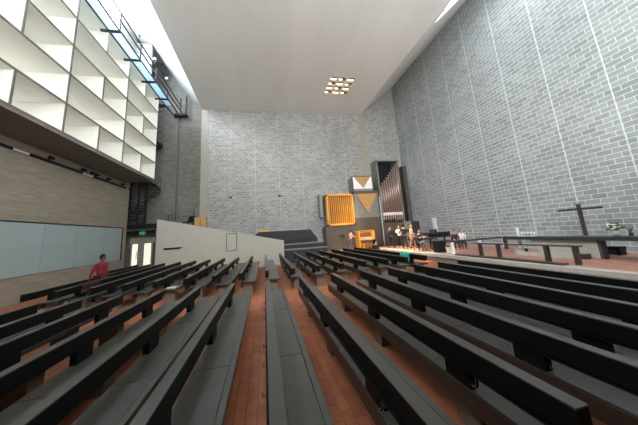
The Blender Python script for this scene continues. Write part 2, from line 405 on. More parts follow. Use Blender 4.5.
# ------------------------------------------------------------------ dais (raised floor of the altar side)
PX = 8.78
dm = MB(); dm.box(9.13, XR, YN, YB, 0, DZ); dm.box(4.7, 9.13, 18.6, YB, 0, DZ)
struct(dm.build('floor', M['dais']))
struct(MB().box(PX, 9.13, YN, 18.6, DZ - .15, DZ).build('trim_9', M['stone']))
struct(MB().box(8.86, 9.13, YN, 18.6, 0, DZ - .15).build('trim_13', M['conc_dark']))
struct(MB().box(4.5, 4.7, 18.4, YB, 0, DZ).box(4.7, PX, 18.4, 18.6, 0, DZ).build('trim_10', M['stone']))

# ------------------------------------------------------------------ pews
def pew(y_back0, y_back1, y_seat0, y_seat1, sup, leg_y, hooks, label, group, seat=True):
    """pew along y; origin at its rear lower edge, x = 0 is the rear face, sitters face +x"""
    root = thing('pew', label, 'pew', (0, 0, 0), 0, group)
    MB().box(0, .106, y_back0 - .002, y_back1 + .002, .788, .80).build('top_rail', M['pew_seat'], root, bevel=.003)['label'] = 'grey top edge of the backrest'
    MB().box(.018, .105, y_back0, y_back1, .61, .788).build('backrest', M['pew'], root, bevel=.004)
    MB().box(0, .018, y_back0, y_back1, .62, .788).build('backrest_rear_board', M['pew'], root, bevel=.003)
    MB().box(-.02, .05, y_back0, y_back1, .598, .606).build('book_ledge', M['pew'], root)
    if seat:
        m = MB(); ysp = [y_seat0] + [v for v in (3.45, 5.45, 11.4, 13.5) if y_seat0 < v < y_seat1] + [y_seat1]
        for a, b in zip(ysp, ysp[1:]): m.box(.02, .42, a + .004, b - .004, .41, .44)
        m.build('seat', M['pew_seat'], root, bevel=.004)
        MB().box(.424, .49, y_seat0, y_seat1, .37, .444).build('seat_front_rail', M['pew_seat'], root, bevel=.004)
        MB().box(.02, .06, y_seat0, y_seat1, .25, .41).build('seat_rear_rail', M['pew_edge'], root, bevel=.004)['label'] = 'brown rear rail under the seat'
    for y in sup:
        MB().box(.02, .10, y - .16, y + .16, .441, .612).build('backrest_support', M['pew'], root)
    for y in leg_y:
        MB().box(.10, .40, y - .13, y + .13, 0, .40).build('leg', M['leg'], root)['label'] = 'pale block leg'
    for y in hooks:
        m = MB(); pts = [(-.012, y, .60), (-.012, y, .56), (-.02, y, .54), (-.045, y, .53), (-.055, y, .56)]
        m.tube(pts, .004, 6); m.tube([(p[0], p[1] + .035, p[2]) for p in pts], .004, 6)
        m.build('bag_hook', M['steel'], root)
    return root

NX = [-4.94, -4.13, -3.33, -2.50, -1.67, -.86, 0, .87, 1.74, 2.60, 3.45, 4.30, 5.12, 5.82]
NL = ['near-bank pew furthest left, one row from the left picture edge', 'near-bank pew second from the left wall side', 'near-bank pew third from the left wall side',
      'near-bank pew fourth from the left wall side', 'near-bank pew second left of the pew in the middle of the picture', 'near-bank pew just left of the pew in the middle of the picture',
      'pew running straight down the middle to the bottom edge', 'near-bank pew just right of the middle pew, leaving at the bottom edge',
      'near-bank pew whose sawn end shows in the lower right corner', 'near-bank pew behind the one with the sawn end in the corner', 'near-bank pew fourth row from the altar step',
      'near-bank pew third row from the altar step', 'near-bank pew second row from the altar step', 'front-row near-bank pew closest to the altar step']
for x, lab in zip(NX, NL):
    y0 = 1.33 if x == 1.74 else 1.2 if x > -1 else 2.0 if x > -3 else 3.4
    sup = [v for v in (2.35, 4.33, 6.3) if v > y0 + .2]
    hk = [v for v in (2.05, 2.53, 3.06, 3.56, 4.7, 5.2, 5.7) if v > y0]
    p = pew(y0, 6.97, y0, 7.42, sup, [v + .02 for v in sup], hk, 'long dark wooden ' + lab, 'near bank of dark pews')
    p.location.x = x
    # joints where two boards meet
FX = [-6.5, -5.76, -4.92, -4.1, -3.3, -2.47, -1.65, -.84, 0, .87, 1.74, 2.60, 3.45, 4.30, 5.12, 5.90]
FL = ['furthest left, its end near the concrete wall', 'second from the left, just behind the person in red', 'third from the left', 'fourth from the left', 'fifth from the left', 'sixth from the left',
      'third left of the middle-line pew', 'left neighbour two places from the middle pew line', 'directly behind the middle pew, in line with it', 'just right of the middle line',
      'second right of the middle line', 'third right of the middle line', 'fourth right of the middle line', 'third row from the altar step', 'second row from the altar step', 'front row with a teal cloth, nearest the altar step']
FL[6] = 'second left of the middle line'; FL[7] = 'just left of the middle line'; FL[5] = 'third left of the middle line'
far0 = pew(8.75, 16.6, 9.3, 16.5, (9.8, 11.8, 13.8, 15.8), (9.6, 11.75, 13.75, 15.7), (10.3, 11.0, 12.4, 13.1), '', 'far bank of dark pews')
for i, (x, lab) in enumerate(zip(FX, FL)):
    p = far0 if i == 0 else copy_tree(far0)
    p.location.x = x; p['label'] = 'dark wooden far-bank pew, ' + lab
pw = pew(13.6, 17.0, 13.5, 17.0, (14.4, 16.2), (14.3, 16.1), (15.0,), 'short dark pew by the left wall, in front of the lit glass doors', 'far bank of dark pews')
pw.location.x = -7.3

# teal cloth hanging over the front far pew
def drape(name, m, pts_top, w0, w1, drop_f, drop_b, label, cat, x0, y0, z0, thick=.012):
    bm = bmesh.new(); ny = 10; prof = []
    n = 8
    for k in range(n + 1): prof.append((-.035 - .01 * math.sin(k * 1.3), -drop_b * (1 - k / n)))
    prof += [(-.02, .012), (.05, .016), (.125, .012)]
    for k in range(n + 1): prof.append((.135 + .012 * math.sin(k * 1.1), -drop_f * k / n))
    rows = []
    for j in range(ny + 1):
        y = w0 + (w1 - w0) * j / ny
        rows.append([bm.verts.new((px + .008 * math.sin(j * 1.9), y + .02 * math.sin(i * .9), pz * (1 + .10 * math.sin(j * .8)))) for i, (px, pz) in enumerate(prof)])
    for a, b in zip(rows, rows[1:]):
        for k in range(len(prof) - 1): bm.faces.new((a[k], a[k + 1], b[k + 1], b[k]))
    me = bpy.data.meshes.new(name); bm.to_mesh(me); bm.free()
    o = bpy.data.objects.new(name, me); C.objects.link(o); me.materials.append(m)
    so = o.modifiers.new('s', 'SOLIDIFY'); so.thickness = thick; so.offset = 1
    for p in me.polygons: p.use_smooth = True
    o.location = (x0, y0, z0); return tag(o, label, cat)
drape('teal_jacket', M['teal'], None, -.35, .35, .22, .34, 'teal jacket hung over the back of a far-bank pew', 'jacket', 5.90, 10.1, .80)
drape('maroon_coat', M['maroon'], None, -.45, .45, .25, .3, 'dark maroon coat draped over a pew in front of the person in red', 'coat', -5.76, 10.1, .80)
MB_ = MB().box(-.14, .14, -.1, .1, 0, .02)
tag(MB_.build('leaflet', M['white_cloth']), 'small white leaflet lying on the seat of a pew, left part of the picture', 'leaflet').location = (-3.05, 9.6, .446)

# ------------------------------------------------------------------ white parapet wall and gallery behind it
pt = MB().prism([(-6.5, 17.4, 0), (1.27, 17.4, 0), (1.27, 17.4, 1.57), (-6.5, 17.4, 3.42)], (0, .16, 0))
pw_ = thing('parapet_wall', 'white plastered screen wall with a sloping top, behind the far pews', 'wall', (-2.6, 17.4, 0))
loc_build(pt, 'wall_slab', M['white'], pw_)
loc_build(MB().box(-2.38, -1.80, 17.375, 17.395, 1.18, 2.22), 'hatch_panel', M['white'], pw_)
loc_build(MB().box(-2.42, -2.38, 17.37, 17.4, 1.14, 2.26).box(-1.80, -1.76, 17.37, 17.4, 1.14, 2.26).box(-2.38, -1.80, 17.37, 17.4, 2.22, 2.26).box(-2.38, -1.80, 17.37, 17.4, 1.14, 1.18), 'hatch_frame', M['brown'], pw_)
loc_build(MB().box(-6.05, -5.15, 17.37, 17.39, 1.50, 1.62).box(-5.15, -5.0, 17.375, 17.392, 1.55, 1.61), 'slot', M['black'], pw_)['label'] = 'narrow black slot'
struct(MB().box(-6.45, -3.0, 17.62, 20.6, 2.25, 2.45).box(-5.9, -5.7, 17.7, 17.9, 0, 2.25).box(-3.3, -3.1, 20.2, 20.4, 0, 2.25).box(-6.1, -5.9, 20.2, 20.4, 0, 2.25).box(-3.3, -3.1, 17.7, 17.9, 0, 2.25).build('trim_11', M['conc_dark']))
GZ = 2.45
s = thing('wooden_chest', 'orange wooden box standing behind the white sloping wall', 'box', (-4.2, 18.5, GZ))
MB().box(-.36, .36, -.25, .25, 0, .98).build('body', M['tan'], s, bevel=.02)
MB().box(-.38, .38, -.27, .27, .98, 1.04).build('lid', M['tan'], s, bevel=.02)
MB().box(-.02, .02, -.27, -.25, .1, .9).box(-.3, .3, -.27, -.25, .48, .51).build('panel_trim', M['amber_dark'], s)
s = thing('stacking_chair', 'black chair behind the white sloping wall, left of the orange box', 'chair', (-5.0, 18.4, GZ), -.5)
MB().box(-.24, .24, -.22, .22, .72, .78).build('seat', M['black'], s, bevel=.01)
MB().prism([(-.24, .2, .80), (.24, .2, .80), (.24, .34, 1.18), (-.24, .34, 1.18)], (0, .03, .0)).build('backrest', M['black'], s)
for a, b in ((-.21, -.19), (.21, -.19), (-.21, .19), (.21, .19)): MB().tube([(a, b, 0), (a, b, .72)], .015).build('leg', M['black'], s)
for x, h, lab in ((-6.15, .95, 'black music stand above the top left corner of the white sloping wall'), (-5.75, 1.05, 'black music stand second from the top left corner of the white wall')):
    s = thing('music_stand', lab, 'music stand', (x, 18.3, GZ), 0, 'music stands behind the white wall')
    MB().tube([(0, 0, .1), (0, 0, h + .3)], .015).build('pole', M['black'], s)
    for k in range(3):
        a = k * 2.09; MB().tube([(0, 0, .2), (.28 * math.cos(a), .28 * math.sin(a), 0)], .012).build('foot', M['black'], s)
    MB().tube([(-.2, 0, h), (.2, 0, h), (.2, 0, h + .3), (-.2, 0, h + .3), (-.2, 0, h)], .014, 6).build('desk', M['black'], s)
tag(MB().tube([(-4.62, 18.3, GZ), (-4.62, 18.3, 4.0)], .022).tube([(-4.62, 18.3, GZ), (-4.62, 18.3, GZ + .03)], .16, 12).build('microphone_stand', M['black']), 'thin black upright stand beside the orange box', 'stand')

# ------------------------------------------------------------------ back left: doors, exit sign, landing, spiral stair
d = thing('glass_door', 'door with two tall lit glass panes in the back wall, under the green exit sign', 'door', (-9.0, YB, 0))
MB().box(-.69, -.33, -.05, -.02, .1, 2.0).build('pane', M['door_glass'], d)
MB().box(.10, .57, -.05, -.02, .1, 2.0).build('pane', M['door_glass'], d)
MB().box(-.33, .10, -.06, -.01, .1, 2.0).build('door_leaf', M['wall_b'], d)
MB().box(-.85, .80, -.08, -.01, 2.0, 2.45).box(-.80, -.69, -.08, -.01, 0, 2.0).box(.57, .68, -.08, -.01, 0, 2.0).build('frame', M['conc_col'], d)
MB().box(-.40, -.37, -.12, -.06, .9, 1.4).build('handle', M['steel'], d)
ex = thing('exit_sign', 'green lit emergency exit sign over the glass doors', 'exit sign', (-9.05, YB - .1, 2.80))
MB().box(-.22, .22, -.05, .09, -.11, .11).build('housing', M['whitepaint'], ex, bevel=.01)
MB().box(-.20, .20, -.06, -.05, -.09, .09).build('face', M['exit'], ex)
g = MB(); g.ball((-.10, -.065, .05), .02, 1, .3, 1, 1)
for a, b in (((-.10, .03), (-.08, -.02)), ((-.08, -.02), (-.04, -.03)), ((-.08, -.02), (-.12, -.07)), ((-.10, .03), (-.05, .02)), ((-.04, -.03), (-.04, -.07))):
    g.tube([(a[0], -.065, a[1]), (b[0], -.065, b[1])], .009, 5)
g.box(.0, .07, -.067, -.06, -.012, .012); g.prism([(.07, -.067, -.035), (.07, -.067, .035), (.13, -.067, 0)], (0, .006, 0)); g.box(.14, .18, -.067, -.06, -.07, .07)
g.build('running_figure_symbol', M['whitepaint'], ex)
tag(MB().box(-7.98, -7.6, YB - .12, YB - .01, 1.95, 2.12).build('sign_plate', M['whitepaint']), 'small white rectangular plate on the back wall right of the lit doors', 'sign')
ld = thing('stair_landing', 'black steel landing beam above the exit sign, under the spiral stair', 'landing', (-8.9, 21, 3.05))
loc_build(MB().box(-9.95, -6.9, 20.1, 21.7, 3.08, 3.2), 'deck', M['black'], ld)
loc_build(MB().box(-9.95, -6.9, 20.02, 20.1, 3.02, 3.36), 'edge_beam', M['black'], ld)
loc_build(MB().box(-9.95, -9.85, 20.05, 21.7, 3.0, 3.08).box(-7.0, -6.9, 20.05, 21.7, 3.0, 3.08), 'side_beam', M['black'], ld)
loc_build(MB().box(-9.95, -6.9, 20.1, 21.7, 2.96, 3.0), 'underside', M['conc_dark'], ld)
sx, sy, sr = -8.62, 20.9, .92
st = thing('spiral_staircase', 'black steel spiral staircase climbing behind the end of the bright coffered wall', 'staircase', (sx, sy, 3.2))
loc_build(MB().tube([(sx, sy, 3.2), (sx, sy, 13.2)], .09, 12), 'centre_pole', M['black'], st)
nst = 50; rise = .2; dth = 2 * PI / 18
hp = []
for k in range(nst):
    th = 2.09 + k * dth; z = 3.3 + k * rise
    c0, s0, c1, s1 = math.cos(th - dth * .5), math.sin(th - dth * .5), math.cos(th + dth * .5), math.sin(th + dth * .5)
    loc_build(MB().prism([(sx + .08 * c0, sy + .08 * s0, z), (sx + sr * c0, sy + sr * s0, z), (sx + sr * c1, sy + sr * s1, z), (sx + .08 * c1, sy + .08 * s1, z)], (0, 0, .06)), 'tread', M['black'], st)
    hp.append((sx + sr * math.cos(th), sy + sr * math.sin(th), z + .95))
    if k % 6 == 0: loc_build(MB().tube([(sx + sr * math.cos(th), sy + sr * math.sin(th), z), hp[-1]], .010, 6), 'baluster', M['black'], st)
loc_build(MB().tube(hp, .014, 6), 'handrail', M['black'], st)
tw = thing('ladder_tower', 'black steel posts and rungs left of the spiral staircase', 'ladder', (-9.3, 20.3, 3.2))
for x in (-9.72, -9.28, -8.75):
    loc_build(MB().box(x - .05, x + .05, 20.02, 20.12, 3.2, 6.3), 'post', M['black'], tw)
for k in range(7): loc_build(MB().box(-9.72, -8.75, 20.05, 20.10, 3.45 + k * .23, 3.49 + k * .23), 'rung', M['black'], tw)
# round vertical downpipes on the wall by the stair already read as the dark strip

# ------------------------------------------------------------------ black risers
r = thing('choir_riser', 'black covered stepped choir riser right of the white wall, against the back wall', 'riser', (1.8, 19, 0))
loc_build(MB().box(1.35, 4.35, 17.75, 18.35, 0, .95), 'lower_step', M['blackmatte'], r, bevel=.02)
loc_build(MB().box(1.0, 4.3, 18.35, 19.0, 0, 1.28), 'middle_step', M['blackmatte'], r, bevel=.02)
loc_build(MB().prism([(-.9, 19.0, 0), (3.95, 19.0, 0), (3.95, 19.0, 1.55), (3.45, 19.0, 2.22), (-.4, 19.0, 2.26), (-.9, 19.0, 1.9)], (0, 1.6, 0)), 'covered_top', M['blackmatte'], r, bevel=.03)
loc_build(MB().box(1.35, 4.35, 17.72, 17.75, .86, .95).box(1.0, 4.3, 18.32, 18.35, 1.20, 1.28), 'step_edge', M['grey_case'], r)
loc_build(MB().tube([(-.5, 18.97, 1.9), (1.1, 18.97, 2.0), (1.1, 18.97, 1.4)], .02).tube([(3.6, 18.97, 1.5), (1.1, 18.97, 1.45)], .02), 'cover_seam', M['black'], r)
tag(MB().box(-.45, .35, 19.3, 19.9, 2.262, 2.40).build('score_box', M['orange'], bevel=.02), 'yellow box lying on the left end of the black riser', 'box')

# ------------------------------------------------------------------ organ
og = thing('pipe_organ', 'church organ with amber louvred box, V-shaped grilles and a tall tower of copper pipes', 'organ', (8, 20.5, DZ))
B = lambda mb, n, m, **k: loc_build(mb, n, m, og, **k)
yf = 20.5
B(MB().box(5.0, 7.7, yf, YB - .05, DZ, 2.38).box(7.7, 10.0, yf, YB - .05, DZ, 2.95), 'base_case', M['brown'])
B(MB().box(7.7, 10.0, yf, YB - .05, 2.95, 5.05), 'middle_case', M['grey_case'])
B(MB().box(7.72, 9.98, yf - .04, yf, 5.05, 5.18), 'ledge', M['brown'])
B(MB().box(7.66, 10.02, yf - .03, YB - .05, 5.18, 5.24), 'ledge_top', M['brown'])
# amber louvre box
lx0, lx1, lz0, lz1 = 5.22, 7.62, 2.42, 5.10
B(MB().box(lx0, lx1, 20.9, YB - .05, lz0, lz1), 'swell_box', M['grey_case'])
B(MB().box(lx0, lx0 + .14, yf - .1, 20.9, lz0, lz1).box(lx1 - .14, lx1, yf - .1, 20.9, lz0, lz1).box(lx0, lx1, yf - .1, 20.9, lz1 - .14, lz1).box(lx0, lx1, yf - .1, 20.9, lz0, lz0 + .16), 'louvre_frame', M['orange'])
B(MB().box(lx0 + .1, lx1 - .1, 20.8, 20.88, lz0 + .1, lz1 - .1), 'louvre_back', M['amber_dark'])
nl = 12
for k in range(nl):
    x = lx0 + .14 + (lx1 - lx0 - .28) * (k + .5) / nl
    mt = Matrix.Translation((x, yf + .1, 0)) @ Matrix.Rotation(.0, 4, 'Z')
    B(MB().box(-.012, .045, -.11, .11, lz0 + .16, lz1 - .14, mtx=mt), 'louvre', M['orange'])
B(MB().box(4.72, 5.02, 20.9, 21.6, 3.2, 5.2), 'side_box', M['grey_case'], bevel=.03)
# upper box
ux0, ux1, uz0, uz1 = 7.78, 9.62, 5.30, 6.62
B(MB().box(ux0, ux1, yf + .1, YB - .05, uz0, uz1), 'upper_case', M['grey_case'])
B(MB().box(ux0 - .06, ux0, yf - .05, yf + .2, uz0 - .05, uz1 + .06).box(ux1, ux1 + .06, yf - .05, yf + .2, uz0 - .05, uz1 + .06).box(ux0, ux1, yf - .05, yf + .2, uz1, uz1 + .06).box(ux0, ux1, yf - .05, yf + .2, uz0 - .05, uz0), 'upper_frame', M['brown'])
B(MB().box(ux0, ux1, yf + .07, yf + .1, uz0 + .22, uz1), 'white_panel', M['whitepaint'])
B(MB().box(ux0, ux1, yf + .05, yf + .1, uz0, uz0 + .22), 'sill', M['grey_case'])
xm = (ux0 + ux1) / 2
B(MB().prism([(ux0 + .12, yf + .07, uz1), (ux1 - .12, yf + .07, uz1), (xm + .05, yf + .07, uz0 + .30)], (0, -.08, 0)), 'pipe_grille', M['tan'])
vm = 8.9
B(MB().box(7.86, 9.9, yf - .03, yf, 3.05, 5.04), 'panel', M['grey_case'])
B(MB().prism([(7.92, yf - .03, 5.04), (9.85, yf - .03, 5.04), (vm, yf - .03, 3.28)], (0, -.09, 0)), 'pipe_grille', M['tan'])
for k in range(7):   # horizontal battens on the triangular grilles
    z = 4.9 - k * .22; hw = (z - 3.28) / 1.76 * .96
    if hw > .08: B(MB().box(vm - hw, vm + hw, yf - .14, yf - .12, z - .02, z + .02), 'batten', M['orange'])
for k in range(5):
    z = 6.5 - k * .2; hw = (z - uz0 - .30) / (uz1 - uz0 - .3) * .78
    if hw > .06: B(MB().box(xm - hw, xm + hw, yf - .03, yf - .01, z - .02, z + .02), 'batten', M['brass'])
# pipe tower
tx0, tx1, tz = 10.22, 12.42, 8.15
B(MB().box(tx0, tx0 + .12, yf, YB - .05, 2.4, tz).box(tx1 - .12, tx1, yf, YB - .05, 2.4, tz).box(tx0, tx1, yf, YB - .05, tz - .1, tz), 'tower_case', M['grey_case'])
B(MB().box(tx0 + .12, tx1 - .12, YB - .15, YB - .05, 2.4, tz - .1), 'tower_back', M['darkgap'])
B(MB().box(tx0, tx1, yf - .02, YB - .05, DZ, 2.4), 'tower_base', M['brown'])
B(MB().box(tx1 - .02, tx1 + .02, yf - .02, yf + .3, 2.4, tz), 'tower_edge', M['brown'])
npi = 9
for k in range(npi):
    f = k / (npi - 1); x = tx0 + .2 + (tx1 - tx0 - .42) * f; top = 5.75 + 2.05 * f
    m = MB(); m.tube([(x, yf + .1, 2.42), (x, yf + .1, 2.95)], .03, 10, r2=.075); m.tube([(x, yf + .1, 2.95), (x, yf + .1, top)], .075, 12)
    o = B(m, 'organ_pipe', M['pipe'])
    for p in o.data.polygons: p.use_smooth = True
    B(MB().box(x - .07, x + .07, yf - .0, yf + .03, 3.0, 3.22), 'pipe_mouth', M['pipe_mouth'])
B(MB().box(tx0 + .12, tx1 - .12, yf + .03, yf + .06, 3.1, 3.3), 'pipe_rail', M['pipe_mouth'])
tag(MB().tube([(10.05, 20.3, DZ), (10.05, 20.3, 4.7)], .06, 10).tube([(10.05, 20.3, DZ), (10.05, 20.3, DZ + .04)], .18, 14).build('white_post', M['stone']), 'slim pale post standing in front of the organ between grilles and pipe tower', 'post')
s = tag(MB().box(13.1, 13.47, 20.95, 21.7, 2.2, 7.7).box(13.2, 13.47, 21.0, 21.65, DZ, 2.2).build('wall_case', M['brown']), 'tall narrow dark brown case in the corner right of the pipe tower', 'case')

# console and its bench
cs = thing('organ_console', 'amber wooden organ console with a dark keyboard recess below the organ', 'organ console', (8.05, 19.5, DZ))
MB().box(-.68, -.58, -.3, .6, 0, 1.42).build('side_panel', M['orange'], cs, bevel=.01)
MB().box(.58, .68, -.3, .6, 0, 1.42).build('side_panel', M['orange'], cs, bevel=.01)
MB().box(-.58, .58, .1, .6, .1, 1.36).build('cabinet', M['orange'], cs)
MB().box(-.7, .7, .0, .62, 1.42, 1.46).build('top_board', M['orange'], cs, bevel=.01)
MB().box(-.5, .5, .02, .1, .95, 1.30).build('music_desk', M['amber_dark'], cs)
for k, z in enumerate((.70, .78, .86)):
    MB().box(-.5, .5, -.22 + k * .1, -.02 + k * .1, z, z + .03).build('keyboard', M['white_cloth'], cs)
MB().box(-.58, .58, -.28, .1, .62, .69).build('key_bed', M['brown'], cs)
MB().box(-.5, .5, -.3, .1, .0, .06).build('pedalboard', M['black'], cs)
s = thing('organ_bench', 'low dark organ bench in front of the amber console', 'bench', (8.1, 18.95, DZ))
MB().box(-.55, .55, -.17, .17, .50, .55).build('seat', M['black'], s)
MB().box(-.53, -.47, -.15, .15, 0, .5).build('side', M['orange'], s); MB().box(.47, .53, -.15, .15, 0, .5).build('side', M['orange'], s)

# ------------------------------------------------------------------ piano, speakers, music table
pn = thing('grand_piano', 'black grand piano by the right wall behind the musicians', 'piano', (10.45, 15.4, DZ))
ol = [(-.0, -.75), (.0, .75), (.9, .75), (1.3, .6), (1.55, .1), (1.7, -.2), (1.75, -.55), (1.55, -.75)]
MB().prism([(x, y, .70) for x, y in ol], (0, 0, .30)).build('case', M['black'], pn, bevel=.01)
MB().prism([(x, y, 1.0) for x, y in ol], (0, 0, .03)).build('lid', M['black'], pn)
MB().box(-.28, .0, -.7, .7, .68, .78).build('key_bed', M['black'], pn)
MB().box(-.25, -.08, -.62, .62, .78, .80).build('keyboard', M['white_cloth'], pn)
for a, b in ((.1, -.6), (.1, .6), (1.45, -.3)): MB().tube([(a, b, 0), (a, b, .7)], .03, 8, r2=.06).build('leg', M['black'], pn)
for (x, y, h, w, m, lab) in ((11.0, 18.0, 1.95, .52, M['grey_case'], 'tall grey loudspeaker cabinet behind the standing musicians'), (11.75, 18.15, 1.92, .66, M['blackmatte'], 'tall black loudspeaker cabinet beside the grey one')):
    s = thing('loudspeaker', lab, 'loudspeaker', (x, y, DZ), 0)
    MB().box(-w / 2, w / 2, -.2, .2, 0, h).build('cabinet', m, s, bevel=.02)
    for z, rr in ((h * .3, .2), (h * .62, .16), (h * .86, .07)):
        MB().tube([(0, -.205, z), (0, -.225, z)], rr, 18).build('driver', M['blackmatte'], s)
tag(MB().box(13.42, 13.49, 17.75, 18.15, 1.25, 2.48).build('wall_notice_board', M['whitepaint'], bevel=.01), 'narrow white board standing upright on the right block wall above the piano', 'board')
s = thing('black_lectern', 'solid black lectern at the edge of the dais left of the white rail post', 'lectern', (9.55, 12.6, DZ))
MB().box(-.26, .2, -.24, .24, 0, .56).build('pedestal', M['black'], s, bevel=.01)
MB().box(-.36, .60, -.30, .30, .56, .62).build('top', M['black'], s, bevel=.01)
s = thing('white_bin', 'small white container on the floor between the black lectern and the rail post', 'container', (9.62, 12.0, DZ))
MB().lathe([(.11, 0), (.15, .3), (.14, .3), (.10, .02)], (0, 0, 0), 14).build('pot', M['whitepaint'], s)
MB().box(-.15, .15, -.1, .1, .31, .36).build('book', M['amber_dark'], s)
for (x, y, rz, lab) in ((9.2, 16.9, .2, 'music stand in front of the standing musicians'), (10.5, 14.2, -.3, 'music stand by the seated pianist'), (6.0, 19.3, .1, 'music stand left of the organ console')):
    s = thing('music_stand', 'black ' + lab, 'music stand', (x, y, DZ), rz, 'music stands on the dais')
    MB().tube([(0, 0, .15), (0, 0, 1.05)], .014).build('pole', M['black'], s)
    for k in range(3):
        a = k * 2.09 + .4; MB().tube([(0, 0, .22), (.26 * math.cos(a), .26 * math.sin(a), .01)], .01).build('foot', M['black'], s)
    MB().prism([(-.24, -.02, .98), (.24, -.02, .98), (.24, .12, 1.26), (-.24, .12, 1.26)], (0, .012, 0)).build('desk', M['black'], s)
s = thing('keyboard_table', 'low dark table with equipment in front of the grand piano', 'table', (9.7, 14.1, DZ), PI / 2)
MB().box(-.3, .3, -.7, .7, .66, .70).build('tabletop', M['black'], s)
for a in (-.26, .26):
    for b in (-.64, .64): MB().tube([(a, b, 0), (a, b, .66)], .02).build('leg', M['black'], s)
for k, (y, lab) in enumerate(((-.45, 'left'), (.35, 'right'))):
    tag(MB().box(9.7 + y - .2, 9.7 + y + .2, 14.1 - .16, 14.1 + .16, DZ + .705, DZ + .78).build('mixer', M['blackmatte'], bevel=.01), 'small black device on the low dark table, %s one' % ('further' if k else 'nearer'), 'device')

# ------------------------------------------------------------------ rails, altar, cross
nr = thing('communion_rail', 'dark kneeling rail with four posts on the near edge of the dais', 'rail', (9.42, 8, DZ))
loc_build(MB().box(9.34, 9.52, 6.0, 9.95, .945, .985), 'top_rail', M['bronze'], nr)
for y in (9.72, 8.82, 6.98, 6.14): loc_build(MB().box(9.36, 9.48, y - .06, y + .06, DZ, .945), 'post', M['bronze'], nr)
loc_build(MB().box(9.0, 9.26, 6.3, 10.9, DZ, DZ + .06), 'kneeler', M['bronze'], nr)
fx0, fy0, fx1, fy1 = 9.3, 11.4, 12.6, 11.2
fl = thing('communion_rail', 'dark rail on pale posts running from the dais edge towards the right wall', 'rail', (11, 11.2, DZ))
ang = math.atan2(fy1 - fy0, fx1 - fx0); ln = math.hypot(fx1 - fx0, fy1 - fy0)
mt = Matrix.Translation((fx0, fy0, 0)) @ Matrix.Rotation(ang, 4, 'Z')
loc_build(MB().box(-.05, ln, -.09, .09, .98, 1.06, mtx=mt), 'top_rail', M['bronze'], fl)
for u, m in ((.06, 'whitepaint'), (ln * .5, 'whitepaint'), (ln - .1, 'bronze')):
    loc_build(MB().box(u - .07, u + .07, -.06, .06, DZ, .98, mtx=mt), 'post', M[m], fl)
# altar
al = thing('altar', 'long altar with a dark top slab on white stone blocks below the cross', 'altar', (11.4, 7, DZ))
loc_build(MB().box(10.95, 11.75, 3.2, 9.75, 1.02, 1.15), 'top_slab', M['darkgreen'], al, bevel=.01)
loc_build(MB().prism([(11.1, 6.55, DZ), (11.1, 8.45, DZ), (11.1, 8.75, 1.02), (11.1, 6.55, 1.02)], (.22, 0, 0)), 'support_block', M['stone'], al)
loc_build(MB().prism([(11.1, 5.65, 1.02), (11.1, 5.45, DZ), (11.1, 3.6, DZ), (11.1, 3.6, 1.02)], (.22, 0, 0)), 'support_block', M['stone'], al)
loc_build(MB().box(11.08, 11.34, 6.46, 6.55, DZ, 1.02), 'support_side', M['bronze'], al)
kb = thing('altar_step', 'long low pale kneeler plank on the dais in front of the altar', 'kneeler', (10.9, 8, DZ))
loc_build(MB().box(10.7, 10.9, 7.15, 9.1, DZ, DZ + .13), 'plank', M['stone'], kb)
loc_build(MB().box(10.66, 10.96, 9.1, 9.22, DZ, DZ + .18), 'end_block', M['stone'], kb)
tag(MB().box(10.7, 11.0, 6.75, 6.98, DZ, DZ + .17).build('wooden_block', M['bronze'], bevel=.01), 'small brown wooden block on the dais at the altar foot', 'block')
s = thing('low_bench', 'low black bench behind the altar, beside the right wall', 'bench', (12.5, 7.02, DZ))
MB().box(-.18, .18, -.32, .34, .2, .3).build('seat', M['black'], s)
MB().box(-.16, .16, -.31, -.2, 0, .2).build('leg', M['black'], s); MB().box(-.16, .16, .1, .33, 0, .2).build('leg', M['black'], s)
MB().box(-.16, .16, -.2, .1, .02, .2).build('shelf', M['blackmatte'], s)
cr = thing('standing_cross', 'dark bronze cross standing behind the altar before the right wall', 'cross', (12.5, 7.67, DZ))
MB().box(-.05, .05, -.055, .055, .02, 1.96).build('upright', M['bronze'], cr, bevel=.008)
MB().box(-.045, .045, -.72, .75, 1.70, 1.79).build('crossbar', M['bronze'], cr, bevel=.008)
MB().box(-.2, .2, -.2, .2, 0, .04).build('foot', M['bronze'], cr)
# paschal candle stand
s = thing('candle_stand', 'slim white candle column on a square stone foot left of the altar', 'candle stand', (11.45, 9.55, DZ))
MB().box(-.15, .15, -.2, .16, 0, .22).build('foot', M['stone'], s, bevel=.01)
MB().box(-.05, .05, -.05, .05, .22, 1.15).build('column', M['whitepaint'], s, bevel=.01)
MB().box(-.06, .06, -.25, -.2, 0, .18).build('foot_side', M['bronze'], s)
